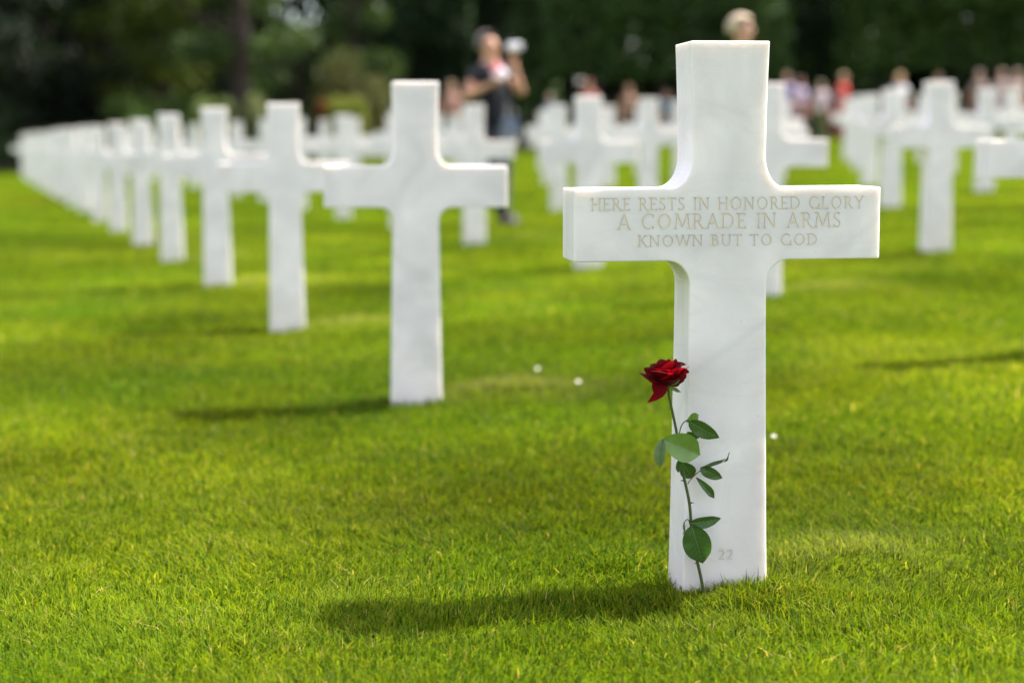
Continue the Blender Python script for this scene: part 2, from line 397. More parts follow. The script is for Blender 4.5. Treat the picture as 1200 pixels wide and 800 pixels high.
def letters_bm(lines, y_front, y_back, shrink, taper=0.0):
    """lines: (text, x0, x1, z_base, cap_h). prisms from y_front to y_back; z up"""
    bm=bmesh.new(); k=0
    def strip(Lp,Rp,closed=False):
        nonlocal k
        k+=1; e=(k%7)*.00003
        yf,yb = y_front+e,y_back+e*.5
        n=len(Lp)
        lf=[bm.verts.new((p[0],yf,p[1])) for p in Lp]; rf=[bm.verts.new((p[0],yf,p[1])) for p in Rp]
        lb=[bm.verts.new((p[0],yb,p[1])) for p in Lp]; rb=[bm.verts.new((p[0],yb,p[1])) for p in Rp]
        m=n if closed else n-1
        for i in range(m):
            j=(i+1)%n
            bm.faces.new((lf[i],lf[j],rf[j],rf[i])); bm.faces.new((lb[j],lb[i],rb[i],rb[j]))
            bm.faces.new((lf[j],lf[i],lb[i],lb[j])); bm.faces.new((rf[i],rf[j],rb[j],rb[i]))
        if not closed:
            bm.faces.new((lf[0],rf[0],rb[0],lb[0])); bm.faces.new((rf[-1],lf[-1],lb[-1],rb[-1]))
    for text,x0,x1,zb,ch in lines:
        sp=.13; adv=0
        for c in text: adv += (.50 if c==' ' else LET(c)[0]+sp)
        adv-=sp
        sx=(x1-x0)/adv/ch
        cur=0
        for c in text:
            if c==' ': cur+=.50; continue
            w,st,se=LET(c)
            def X(p): return (x0+(cur+p[0])*ch*sx, zb+p[1]*ch)
            for pts,wt in st:
                if pts=='ring':
                    cx,cy,rx,ry=wt; nn=28; Lp=[];Rp=[]
                    for i in range(nn):
                        a=2*pi*i/nn; th=(.06+.048*abs(cos(a)))
                        s_=shrink/ch
                        Lp.append(X((cx+(rx-s_)*cos(a),cy+(ry-s_)*sin(a)))); Rp.append(X((cx+(rx-th+s_)*cos(a),cy+(ry-th+s_)*sin(a))))
                    strip(Lp,Rp,True)
                else:
                    Q=[X(p) for p in pts]; Lp,Rp=ribbon(Q,max(.86*wt*ch-2*shrink,.0003)); strip(Lp,Rp)
            for (sx_,sy_) in se:
                yy=.02 if sy_<.5 else (.98 if sy_>.9 else sy_)
                Q=[X((sx_-.12,yy)),X((sx_+.12,yy))]; Lp,Rp=ribbon(Q,max(.042*ch-2*shrink,.0003)); strip(Lp,Rp)
            cur+=w+sp
    bmesh.ops.recalc_face_normals(bm, faces=bm.faces)
    return bm
S=632.0; CX=855.0; BZ=696.3
def cx_(px): return (px-CX)/S
INS=[('HERE RESTS IN HONORED GLORY',cx_(693),cx_(1016),(BZ-245.8)/S,14.4/S),
     ('A COMRADE IN ARMS',cx_(724),cx_(989),(BZ-267.5)/S,17.6/S),
     ('KNOWN BUT TO GOD',cx_(748),cx_(961),(BZ-287.5)/S,13.2/S)]
NUM=[('22',cx_(846),cx_(864),(BZ-658)/S,12/S)]

hero = empty('cross_headstone',(HERO[0]+.003,HERO[1],-.002),R(7.5),
    'large sharp white marble cross with tan engraved inscription, a red rose leaning on it','cross','marble cross headstones')
hero.rotation_euler=(0,-.0045,R(7.5))
tmp = bm_obj('stone', cross_bm(), [M_hero, M_letter, M_letter2], None)
def boolean(o, cutter):
    md=o.modifiers.new('b','BOOLEAN'); md.operation='DIFFERENCE'; md.solver='EXACT'; md.use_self=True; md.object=cutter
    bpy.context.view_layer.update()
    dg=bpy.context.evaluated_depsgraph_get(); me=bpy.data.meshes.new_from_object(o.evaluated_get(dg))
    o.modifiers.clear(); old=o.data; o.data=me; me.name='stone'
    cd=cutter.data; bpy.data.objects.remove(cutter); bpy.data.meshes.remove(cd)
cut = bm_obj('cutter', letters_bm(INS+NUM,-TH/2-.002,-TH/2+.0030,0.0), [M_hero])
nv0=len(tmp.data.vertices); boolean(tmp,cut); print('stone verts',nv0,len(tmp.data.vertices))
tmp.parent=hero
ins = bm_obj('inscription', letters_bm(INS,-TH/2+.0012,-TH/2+.006,.00012),[M_letter],hero)
num = bm_obj('grave_number', letters_bm(NUM,-TH/2+.0010,-TH/2+.006,.00012),[M_letter2],hero)

# other crosses share one stone mesh
stone_me=None
ORD=['','first','second','third','fourth','fifth','sixth','seventh','eighth','ninth','tenth','eleventh','twelfth','thirteenth','fourteenth','fifteenth','sixteenth','seventeenth','eighteenth','nineteenth','twentieth']
src = bm_obj('stone', cross_bm(.004,.292),[M_marble],None,False); stone_me=src.data; bpy.data.objects.remove(src)
def place_cross(x,y,label,group='marble cross headstones',yaw=7.0):
    o=bpy.data.objects.new('cross_headstone',stone_me); link(o)
    o.location=(x,y,g1(x,y)+.012+random.uniform(-.006,.004)); o.rotation_euler=(random.uniform(-.006,.006),random.uniform(-.006,.006),R(yaw+random.uniform(-1.1,1.1)))
    tag(o,label,'cross',group); return o
CROSSES=[(HERO[0],HERO[1])]
row1=[(-.312,5.50),(-1.030,7.79),(-1.718,9.95),(-2.41,12.1),(-3.06,14.15)]
y=14.15;x=-3.06
while y<40.3: x+=-.705;y+=2.2;row1.append((x,y))
lab1=['blurred white marble cross nearest behind and left of the sharp inscribed cross']
for i,(x,y) in enumerate(row1):
    k=i+2
    if i==0: lb=lab1[0]
    elif k<=7: lb='blurred white cross, %s from the front in the leftmost row of crosses'%ORD[k]
    elif k<=18: lb='small blurred white cross, %s from the front in the crowded leftmost row'%ORD[k]
    else: lb='tiny far white cross ending the leftmost row at the dark trees'
    if i==len(row1)-1: lb='farthest tiny white cross closing the leftmost row beside the dark trees'
    place_cross(x,y,lb,yaw=min(11.0,7.0+1.2*i)); CROSSES.append((x,y))
# further rows, measured start point then even steps
rows=[('second row from the left',(1.94,6.05),40),('third row from the left',(2.58,10.4),34),('fourth row from the left',(4.03,12.85),33),
      ('fifth row from the left',(4.78,17.35),31),('sixth row from the left',(5.55,21.8),29),('seventh row from the left',(7.7,21.9),29)]
for ri,(nm,(x,y),ymax) in enumerate(rows):
    k=0
    while y<ymax:
        k+=1
        px=600+2000*x/y
        if -20<px<1260:
            lb='blurred white cross, %s from the front in the %s'%(ORD[k],nm)
            if ri==0 and k==1: lb='blurred white cross cut by the right picture edge, only its left arm showing'
            if ri==0 and k==2: lb='blurred white cross right behind the inscribed cross, one arm jutting out right'
            if ri==0 and k==4: lb='blurred white cross in front of the photographer in the dark shirt'
            if ri==1 and k==1: lb='largest blurred white cross on the right, right of the inscribed cross'
            if ri>0 or True: place_cross(x,y,lb)
            CROSSES.append((x,y))
        if ri==0 and k<4: x,y=[(1.22,8.3),(.462,10.35),(-.28,12.75)][k-1]
        else: x+=A_STEP[0];y+=A_STEP[1]
print('crosses',len(CROSSES))

# ------------------------------------------------------------------ camera & pixel ray helper
PITCH=math.atan((400-167)/2000)
cam_d=bpy.data.cameras.new('camera'); cam=bpy.data.objects.new('camera',cam_d); link(cam)
cam.location=(0,0,CAMZ); cam.rotation_euler=(pi/2-PITCH,0,0)
cam_d.lens=60; cam_d.sensor_width=36; cam_d.clip_end=2000; cam_d.clip_start=.05
cam_d.dof.use_dof=True; cam_d.dof.focus_distance=3.11; cam_d.dof.aperture_fstop=1.9; cam_d.dof.aperture_blades=0
scene.camera=cam
cp,sp=cos(PITCH),sin(PITCH)
def at(px,py,Y):
    """point of the place seen at photo pixel (px,py) standing at distance Y"""
    u=(px-600)/2000; v=(400-py)/2000
    dx,dy,dz=u, cp+v*sp, v*cp-sp
    t=Y/dy
    return Vector((dx*t,Y,CAMZ+dz*t))

# ------------------------------------------------------------------ rose
M_petal=None
def rose_mats():
    m,nt,b=new_mat('crimson_petal'); L=nt.links.new
    tc=N(nt,'ShaderNodeTexCoord'); n=N(nt,'ShaderNodeTexNoise'); n.inputs['Scale'].default_value=45; n.inputs['Detail'].default_value=5
    L(tc.outputs['Object'],n.inputs['Vector'])
    mx=N(nt,'ShaderNodeMix',data_type='RGBA'); mx.inputs['A'].default_value=(.025,.001,.004,1); mx.inputs['B'].default_value=(.12,.001,.006,1)
    r=N(nt,'ShaderNodeMapRange'); r.inputs[1].default_value=.3;r.inputs[2].default_value=.72; L(n.outputs['Fac'],r.inputs[0]); L(r.outputs[0],mx.inputs['Factor'])
    L(mx.outputs['Result'],b.inputs['Base Color']); b.inputs['Roughness'].default_value=.62; b.inputs['Specular IOR Level'].default_value=.12
    tr=N(nt,'ShaderNodeBsdfTranslucent'); tr.inputs['Color'].default_value=(.55,.004,.012,1)
    mix=N(nt,'ShaderNodeMixShader'); mix.inputs[0].default_value=.30
    L(b.outputs[0],mix.inputs[1]); L(tr.outputs[0],mix.inputs[2]); L(mix.outputs[0],nt.nodes['Material Output'].inputs['Surface'])
    return m
M_petal=rose_mats()
def leaf_mat(name,c):
    m=leafy(name,c,.33,.22,var=.25,scale=60,tr_rgb=(1.6,1.8,.5),spec=.45)
    return m
M_leaf=leaf_mat('rose_leaf_green',(.045,.10,.024)); M_leaf_l=leaf_mat('rose_leaf_light',(.14,.235,.055)); M_leaf_p=leaf_mat('rose_leaf_pale_underside',(.14,.20,.12))
M_vein=simple('leaf_vein',(.20,.27,.10),.6,.1,50)
M_stem=simple('rose_stem',(.06,.085,.022),.5,.35,70)
M_sepal=leaf_mat('sepal_green',(.13,.20,.05)); M_thorn=simple('thorn_red_brown',(.18,.05,.03),.5,.2,50)

def tube(bm, pts, radii, n=8):
    rings=[]
    P=[Vector(p) for p in pts]; up=Vector((0,1,0))
    for i,p in enumerate(P):
        d=(P[min(i+1,len(P)-1)]-P[max(i-1,0)]).normalized()
        a=d.cross(up); 
        if a.length<1e-3: a=d.cross(Vector((1,0,0)))
        a.normalize(); b=d.cross(a).normalized(); r=radii[i] if isinstance(radii,(list,tuple)) else radii
        rings.append([bm.verts.new(p+(a*cos(2*pi*k/n)+b*sin(2*pi*k/n))*r) for k in range(n)])
    for i in range(len(rings)-1):
        for k in range(n):
            j=(k+1)%n; bm.faces.new((rings[i][k],rings[i][j],rings[i+1][j],rings[i+1][k]))
    bm.faces.new(rings[0]); bm.faces.new(list(reversed(rings[-1])))
def catmull(P,sub=5):
    P=[Vector(p) for p in P]; Q=[P[0]*2-P[1]]+P+[P[-1]*2-P[-2]]; out=[]
    for i in range(1,len(Q)-2):
        p0,p1,p2,p3=Q[i-1:i+3]
        for k in range(sub):
            t=k/sub; out.append(.5*((2*p1)+(-p0+p2)*t+(2*p0-5*p1+4*p2-p3)*t*t+(-p0+3*p1-3*p2+p3)*t**3))
    out.append(P[-1]); return out
YF=HERO[1]-TH/2
def FY(px):  # front face depth near pixel column
    return YF+( (px-CX)/S )*sin(R(7.5))
rose=empty('rose',(0,0,0),0,'single long stemmed red rose leaning against the front of the sharp marble cross','rose')
rloc=at(824,694,FY(824)-.016); rose.location=rloc
def W(px,py,dy): return at(px,py,FY(px)+dy)-rloc
stem_px=[(825,700,-.018),(823.5,688,-.018),(820.5,672,-.018),(816.5,655,-.020),(812.5,634,-.022),(810,613,-.024),(808,590,-.026),(804,570,-.027),(799.5,550,-.029),(796,530,-.031),(793,507,-.033),(788.5,485,-.036),(785,468,-.039),(782.8,455,-.042)]
sp_=catmull([W(*p) for p in stem_px],4)
bm=bmesh.new(); tube(bm,sp_,[.0031-.0008*i/len(sp_) for i in range(len(sp_))],10)
stem=bm_obj('stem',bm,[M_stem],rose,True)
for (px,py,dirx,dz) in ((801,563,-1,.1),(809.5,589,1,.0),(817,660,-1,.2),(787,478,-1,.1)):
    bm=bmesh.new(); c=W(px,py,-.026); 
    tube(bm,[c,c+Vector((dirx*.003,-.0005,.0008)),c+Vector((dirx*.0062,-.001,-.0006+dz*.004))],[.0019,.001,.00015],6)
    bm_obj('thorn',bm,[M_thorn],stem,True)

def leaf(name,base,tip,width,mat,fold=.35,bend=.15,tilt=0.0,side=1,serr=.035,parent=rose,shape=.42,vein=True,narrow=0):
    """base/tip: local vectors; blade lies in the plane facing the viewer turned by tilt about its axis"""
    fold*=1.35; bend*=1.6
    base=Vector(base);tip=Vector(tip);ax=(tip-base); L_=ax.length; ax.normalize()
    view=Vector((0,-1,0)); sd=ax.cross(view).normalized(); nr=sd.cross(ax).normalized()
    rot=Matrix.Rotation(tilt,3,ax); sd=rot@sd; nr=rot@nr
    if nr.y>0: nr=-nr
    nu,nv=26,10; bm=bmesh.new(); g=[]
    for i in range(nu+1):
        t=i/nu
        w=width/2*(max(0,sin(pi*t**(math.log(.5)/math.log(shape))))**.62)
        w*=(1-.35*max(0,t-.78)/.22)
        row=[]
        for j in range(-nv//2,nv//2+1):
            s=j/(nv/2); ww=w*(1+ (serr if (i%2==0 and abs(s)>.9) else 0))
            fld=fold*abs(s)*ww + .0011*sin(t*9+s*2.1+L_*900)*s - .0012*sin(t*22)*abs(s)*(1-abs(s))*4*.35
            p=base+ax*(L_*t - (abs(s)**2)*L_*.02)+sd*(s*ww*cos(fold))+nr*(-bend*L_*(t*t)+bend*L_*t*.9+fld*.9)
            row.append(bm.verts.new(p))
        g.append(row)
    for i in range(nu):
        for j in range(nv): bm.faces.new((g[i][j],g[i+1][j],g[i+1][j+1],g[i][j+1]))
    bmesh.ops.remove_doubles(bm,verts=bm.verts,dist=1e-6)
    bmesh.ops.recalc_face_normals(bm,faces=bm.faces)
    o=bm_obj(name,bm,[mat],parent,True)
    if vein:
        bm=bmesh.new(); pts=[base+ax*L_*t+nr*(-bend*L_*t*t+bend*L_*t*.9+.0004) for t in [k/10 for k in range(10)]]
        tube(bm,pts,[.0005*(1-.6*k/10) for k in range(10)],5)
        for k in range(1,7):
            t=k/8+.02; c=base+ax*L_*t+nr*(-bend*L_*t*t+bend*L_*t*.9+.0002)
            w=width/2*(max(0,sin(pi*t**(math.log(.5)/math.log(shape))))**.62)*.82
            for s_ in (-1,1):
                q=c+ax*w*.55+sd*(s_*w*cos(fold))+nr*(fold*w*.9+.0002)
                m_=(c+q)/2+nr*(.0001); tube(bm,[c,m_,q],[.00010,.00009,.00005],4)
        bm_obj('midrib',bm,[M_vein if mat!=M_leaf_p else M_leaf_l],o,True)
    return o
# leaves (photo measured)
leaf('leaf',W(803.5,493,-.045),W(819,486,-.042),13/S*1.35,M_leaf_l,.25,.1,.5,serr=.03,shape=.6,vein=False)
leaf('leaf',W(808,494,-.047),W(843.5,513.5,-.052),15/S*1.25,M_leaf,.22,.10,.25,serr=.10,shape=.42)
leaf('leaf',W(805,507,-.028),W(819.5,513,-.026),8/S*1.2,M_leaf,.2,.1,.3,vein=False)
leaf('leaf',W(777.5,514.5,-.058),W(821.5,533,-.052),37/S,M_leaf_l,.38,.16,-.15,serr=.02,shape=.5)
leaf('leaf',W(776.5,514.5,-.058),W(773,549.5,-.050),17/S,M_leaf_p,.5,.18,.35,serr=.03,shape=.45)
leaf('leaf',W(799,541,-.022),W(812,560,-.016),19/S,M_leaf,.2,.1,.1,serr=.05,shape=.55)
leaf('leaf',W(798,538,-.035),W(794.5,554,-.030),8/S,M_leaf,.3,.1,.4,serr=.12,vein=False)
leaf('leaf',W(821,548,-.038),W(847,560.5,-.036),14/S,M_leaf,.25,.12,.1,serr=.08,shape=.4)
leaf('leaf',W(822,547,-.040),W(851,537,-.044),9/S,M_leaf,.6,-.14,.6,serr=.10,shape=.35,vein=False)
leaf('leaf',W(847,541.5,-.043),W(855,529.5,-.050),4/S,M_leaf,.6,.22,.9,serr=.1,vein=False)
leaf('leaf',W(815.5,559,-.030),W(838,584,-.026),10.5/S,M_leaf,.35,.12,-.3,serr=.04,shape=.6,vein=False)
leaf('leaf',W(809,613,-.030),W(845.5,607,-.036),15.5/S,M_leaf,.30,.12,.15,serr=.03,shape=.45)
leaf('leaf',W(810.5,616,-.034),W(824,660.5,-.030),33.5/S,M_leaf,.16,.08,.05,serr=.022,shape=.46)
# petioles
for name,pts,r in (('petiole',[(796,509,-.034),(798,500,-.040),(802,494,-.044),(806,492.5,-.047),(809,494,-.047)],.0010),
              ('petiole',[(795,518,-.034),(787,516,-.050),(777.5,514.5,-.058)],.0010),
              ('petiole',[(806,567,-.028),(809,562,-.032),(817,554,-.037),(825,549,-.038),(836,545,-.040),(846,541.5,-.043)],.0009),
              ('petiole',[(809.5,618,-.024),(807,609,-.028),(803,610,-.031),(801,617,-.030)],.0009),
              ('petiole',[(809.5,612,-.024),(811,613,-.030)],.0011)):
    bm=bmesh.new(); tube(bm,catmull([W(*p) for p in pts],4),r,6); bm_obj(name,bm,[M_thorn if pts[0][0] in (806,) else M_stem],rose,True)
leaf('stipule',W(802,611,-.031),W(804,624,-.029),4/S,M_leaf_p,.5,.3,.6,vein=False)
leaf('stipule',W(801,614,-.030),W(800.5,627,-.028),3/S,M_leaf_p,.5,.2,-.5,vein=False)

# flower head: cup of layered petals about its axis
bc=W(782.5,452,-.042)
bloom_axis=Vector((-.10,-.10,1)).normalized()
head_q=Vector((0,0,1)).rotation_difference(bloom_axis)
def petal_obj(ang,span,r0,r1,h0,h1,flare,curl,wav,parent,point=.12,n=13,m=12,seed=0,drop=0):
    """ang centre, span half angle, r0 base radius, r1 mouth radius, h height; flare bends the lip out; point = tip"""
    rd=random.Random(seed); ph=rd.uniform(0,6.28); bm=bmesh.new(); g=[]
    for i in range(m+1):
        t=i/m; row=[]
        for j in range(n+1):
            s=j/n*2-1
            edge=max(0,1-abs(s)**3.2)
            tt=t*(.70+.30*edge)+t*point*max(0,1-abs(s)*2.0)*.6
            wsp=span*(.55+.45*min(1,t*2.2))*(1-.10*t*t)
            a=ang+s*wsp
            rr=r0+(r1-r0)*(sin(min(1,tt)*pi/2)**.9)
            zz=h0+(h1-h0)*tt
            if tt>.68:
                q=(tt-.68)/.32
                rr+=flare*q**1.6*(1+.3*abs(s)); zz-=curl*q**2.2*(1+.6*abs(s)**2)
            rr+=wav*sin(s*5.1+ph+t*2)*t*t; zz+=wav*.9*sin(s*4.3+ph*2)*t*t
            zz-=drop*t*t
            p=Vector((rr*cos(a),rr*sin(a),zz))
            row.append(bm.verts.new(head_q@p+bc))
        g.append(row)
    for i in range(m):
        for j in range(n): bm.faces.new((g[i][j],g[i][j+1],g[i+1][j+1],g[i+1][j]))
    bmesh.ops.recalc_face_normals(bm,faces=bm.faces)
    return bm_obj('petal',bm,[M_petal],parent,True)
U=1/S
flower=rose
head=bpy.data.objects.new('flower_head',None)
layers=[ # count, r0, r1, h1, flare, curl, wav, span, start
  (3,.6,3.2,27,0.2,.2,.3,1.5,.2),
  (3,.8,6.5,29,.8,.5,.5,1.35,.9),
  (4,1.0,10.5,30,1.8,1.0,.7,1.15,.3),
  (4,1.2,14.5,29,3.2,2.5,.9,1.0,1.1),
  (5,1.4,18.5,26,5.0,4.0,1.9,.80,.5),
  (4,1.5,20.0,17,4.0,1.0,2.4,.85,1.3)]
# heart of the bloom as the head part, petals under it
bm=bmesh.new()
bmesh.ops.create_icosphere(bm,subdivisions=3,radius=1)
for v in bm.verts:
    v.co=head_q@Vector((v.co.x*5*U,v.co.y*5*U,(v.co.z*7+12)*U))+bc
core=bm_obj('flower_head',bm,[M_petal],rose,True)
sd_=0
for cnt,r0,r1,h1,fl,cu,wv,spn,st in layers:
    for k in range(cnt):
        sd_+=1; rd=random.Random(sd_*13)
        petal_obj(st+2*pi*k/cnt+rd.uniform(-.2,.2),spn*rd.uniform(.9,1.1),r0*U,r1*U*rd.uniform(.92,1.08),(1)*U,h1*U*rd.uniform(.92,1.05),fl*U,cu*U,wv*U,core,.14,seed=sd_)
# open outer petals seen in the photo
petal_obj(R(188),.85,1.6*U,27*U,0*U,17*U,2*U,1*U,1.4*U,core,.35,seed=51)
petal_obj(R(-8),.70,1.6*U,21*U,0*U,20*U,3*U,1*U,1.2*U,core,.3,seed=53)
petal_obj(R(-70),.9,1.8*U,19*U,0*U,13*U,2*U,1*U,1.0*U,core,.15,seed=54)
#petal_obj(R(203),1.15,2.2*U,17*U,1*U,-14*U,6*U,5*U,1.6*U,core,.5,seed=52)
#petal_obj(R(-115),1.0,2.4*U,15*U,2*U,-4*U,1*U,7*U,1.2*U,core,.3,seed=56)
petal_obj(R(8),.6,1.8*U,17*U,-1*U,4*U,1*U,0*U,.8*U,core,.3,seed=57)
def lpetal(b,t,w,fold,bend,tilt,shape=.5):
    leaf('petal',W(*b),W(*t),w/S,M_petal,fold,bend,tilt,serr=0,parent=core,shape=shape,vein=False)
lpetal((779,446,-.052),(758.5,472.5,-.056),17,.55,.25,-.35,.36)
lpetal((773,444,-.050),(766,462,-.052),11,.4,.2,.5,.4)
lpetal((784,450,-.050),(755,440.5,-.050),13,.3,.22,.3,.6)
lpetal((782,446,-.046),(754,432,-.044),12,.3,.2,-.3,.62)
lpetal((785,449,-.050),(804.5,433,-.048),14,.45,.30,.3,.6)
lpetal((785,450,-.044),(799,447,-.046),8,.4,.2,.3,.5)
lpetal((783,436,-.050),(793,420,-.044),12,.5,.25,.3,.6)
# calyx and sepals
bm=bmesh.new(); prof=[(0,.0028),(.003,.0048),(.007,.0056),(.010,.0050),(.012,.003)]
tube(bm,[bc+head_q@Vector((0,0,z-.006)) for z,_ in prof],[r for _,r in prof],12)
bm_obj('calyx',bm,[M_sepal],rose,True)
for a,(tx,ty,dd) in zip(range(4),((799,440,-.058),(798.5,459.5,-.060),(787,447,-.062),(771,448,-.02))):
    leaf('sepal',W(784,451,-.050),W(tx,ty,dd),6/S,M_sepal,.4,.35 if a==0 else .15,.4,serr=0,vein=False)

# ------------------------------------------------------------------ daisies and straws on the lawn
def daisy(px,py,label,s=.0072):
    # ground point under pixel
    yy=3.0
    for _ in range(60):
        p=at(px,py,yy); gz=g1(p.x,yy)+.03
        yy+= (p.z-gz)*3 if p.z>gz else (p.z-gz)*3
        yy=max(2.2,min(30,yy))
    p=at(px,py,yy)
    e=empty('daisy',(p.x,p.y,p.z),0,label,'flower','small white flowers in the lawn')
    bm=bmesh.new()
    for k in range(11):
        a=2*pi*k/11; c,s_=cos(a),sin(a); w=s*.22
        q=[Vector((c*s*.3-s_*w*.5,s_*s*.3+c*w*.5,0)),Vector((c*s*.3+s_*w*.5,s_*s*.3-c*w*.5,0)),Vector((c*s+s_*w,s_*s-c*w,.002)),Vector((c*s*1.15,s_*s*1.15,.002)),Vector((c*s-s_*w,s_*s+c*w,.002))]
        bm.faces.new([bm.verts.new(v) for v in q])
    bmesh.ops.solidify(bm,geom=bm.faces[:],thickness=.0006)
    o=bm_obj('petals',bm,[M_petal_white],e); o.rotation_euler=(R(35),0,0)
    bm=bmesh.new(); bmesh.ops.create_icosphere(bm,subdivisions=2,radius=s*.36); 
    for v in bm.verts: v.co.z*=.5
    o=bm_obj('flower_centre',bm,[M_yellow],e,True); o.rotation_euler=(R(35),0,0)
    bm=bmesh.new(); tube(bm,[(0,0,-.035),(0,0,0)],.0008,5); bm_obj('stalk',bm,[M_sepal],e,True)
daisy(630,432,'small white flower in the grass right of the second cross foot, left of the rose')
daisy(678,447,'small white flower in the grass nearest left of the red rose bloom')
daisy(907,511,'small white flower in the grass touching the right edge of the inscribed cross',.006)

# ------------------------------------------------------------------ people
M_skin=simple('skin',(.50,.27,.18),.5,.1,30); 
M_skin.node_tree.nodes['Principled BSDF'].inputs['Subsurface Weight'].default_value=.15
M_skin.node_tree.nodes['Principled BSDF'].inputs['Subsurface Scale'].default_value=.01
M_eye=simple('eye',(.05,.035,.03),.2,.1,30); M_lip=simple('lips',(.42,.15,.12),.5,.1,30); M_shoe=simple('dark_shoes',(.03,.03,.03),.5,.2,30)
def skin_mesh(name,verts,edges,radii,mat,parent,root=0,sub=1):
    me=bpy.data.meshes.new(name); me.from_pydata([tuple(v) for v in verts],edges,[])
    o=bpy.data.objects.new(name,me); link(o)
    o.modifiers.new('s','SKIN'); o.modifiers['s'].use_smooth_shade=True
    if not me.skin_vertices: me.skin_vertices.new()
    for i,r in enumerate(radii):
        r2=r if isinstance(r,tuple) else (r,r)
        me.skin_vertices[0].data[i].radius=r2; me.skin_vertices[0].data[i].use_root=(i==root)
    sb=o.modifiers.new('u','SUBSURF'); sb.levels=sub; sb.render_levels=sub
    bpy.context.view_layer.update()
    dg=bpy.context.evaluated_depsgraph_get(); m2=bpy.data.meshes.new_from_object(o.evaluated_get(dg))
    o.modifiers.clear(); o.data=m2; bpy.data.meshes.remove(me); m2.name=name
    m2.materials.clear(); m2.materials.append(mat); m2.polygons.foreach_set('use_smooth',[True]*len(m2.polygons))
    o.parent=parent; return o
MC={}
def cmat(rgb,rough=.8):
    k=tuple(rgb)
    if k not in MC: MC[k]=simple('cloth',rgb,rough,.2,25,spec=.2,sheen=.1)
    return MC[k]
def person(x,y,rz,h,label,shirt,trouser,hair,arms=None,lean=0,sleeve=.5,skirt=None,longhair=False,group=None,stride=.1,grp_legs=True,headturn=0,torso_k=1.0,fringe=.35):
    """faces -Y before rz. arms: ((elbowR,handR),(elbowL,handL)) local offsets (units of 1.75 m body)"""
    s=h/1.75
    e=empty('person',(x,y,g1(x,y)),rz,label,'person',group)
    def V(a,b,c):
        # lean in x grows with height above hip
        lx=lean*max(0,(c-.9)); return Vector(((a+lx)*s,b*s,c*s))
    if arms is None: arms=(((-.27,.03,1.12),(-.28,-.08,.87)),((.27,.03,1.12),(.28,-.08,.87)))
    v=[];ed=[];rad=[]
    def add(p,r,par=None):
        v.append(V(*p)); rad.append(tuple(q*s for q in r) if isinstance(r,tuple) else r*s); i=len(v)-1
        if par is not None: ed.append((par,i))
        return i
    pel=add((0,0,.95),(.10,.08)); wa=add((0,0,1.10),(.10,.08),pel); ch=add((0,0,1.28),(.12,.085),wa); nb=add((0,.01,1.43),(.09,.07),ch)
    nk=add((0,.0,1.50),.055,nb); ch1=add((0,-.02,1.555),(.062,.072),nk); hd=add((0,-.01,1.63),(.075,.092),ch1); ht=add((0,0,1.71),(.06,.075),hd)
    nose=add((0,-.112,1.615),.012,hd)
    for sd in (-1,1): add((sd*.082,.01,1.61),.014,hd)
    for sd,st in ((-1,-stride),(1,stride)):
        hp=add((sd*.09,0,.86),.062,pel); kn=add((sd*.10,st*.5-.02,.50),.045,hp); an=add((sd*.10,st+.02,.10),.034,kn); add((sd*.105,st-.10,.048),(.028,.022),an)
    tips=[]
    for sd,(el,hn) in zip((-1,1),arms):
        sh=add((sd*.175,.01,1.40),.058,nb); E=add(el,.042,sh); Wt=add(hn,.027,E)
        d=(Vector(hn)-Vector(el)).normalized(); sid=d.cross(Vector((0,1,0))); 
        if sid.length<.2: sid=Vector((1,0,0))
        sid.normalize(); pn=d.cross(sid).normalized()
        palm=Vector(hn)+d*.06; Pm=add(tuple(palm),(.032,.02),Wt)
        for f,(o_,ln) in enumerate(((-.027,.062),(-.009,.075),(.009,.070),(.027,.055))):
            a=palm+sid*o_+d*.03; b=a+d*ln*.5+pn*.006; c=b+d*ln*.45+pn*.018
            A=add(tuple(a),.009,Pm); B=add(tuple(b),.0085,A); add(tuple(c),.007,B)
        a=Vector(hn)+d*.03-sid*.03; A=add(tuple(a),.011,Wt); add(tuple(a+d*.04-sid*.022+pn*.01),.009,A)
        tips.append((sh,E,Wt))
    body=skin_mesh('body',v,ed,rad,M_skin,e)
    # eyes, mouth
    for sd in (-1,1):
        bm=bmesh.new(); bmesh.ops.create_icosphere(bm,subdivisions=1,radius=.012*s); 
        for q in bm.verts: q.co+=V(sd*.031,-.092,1.64)
        bm_obj('eye',bm,[M_eye],e,True)
    bm=bmesh.new(); bmesh.ops.create_icosphere(bm,subdivisions=1,radius=.02*s)
    for q in bm.verts: q.co=Vector((q.co.x,q.co.y*.4,q.co.z*.3))+V(0,-.085,1.565)
    bm_obj('mouth',bm,[M_lip],e,True)
    # shirt
    K=torso_k
    sv=[V(0,0,.80),V(0,0,1.10),V(0,0,1.28),V(0,.01,1.42)]; se=[(0,1),(1,2),(2,3)]; sr=[(.165*s*K,.135*s),(.150*s*K,.118*s),(.17*s*K,.125*s),(.11*s,.085*s)]
    for (sh,E,Wt) in tips:
        i=len(sv); sv.append(v[sh].copy()); sv.append(v[sh].lerp(v[E],min(1,sleeve*1.25))); se+=[(3,i),(i,i+1)]; sr+=[.075*s,.062*s]
        if sleeve>.85: sv.append(v[E].lerp(v[Wt],.9)); se.append((i+1,i+2)); sr.append(.042*s)
    skin_mesh('shirt',sv,se,sr,cmat(shirt),e)
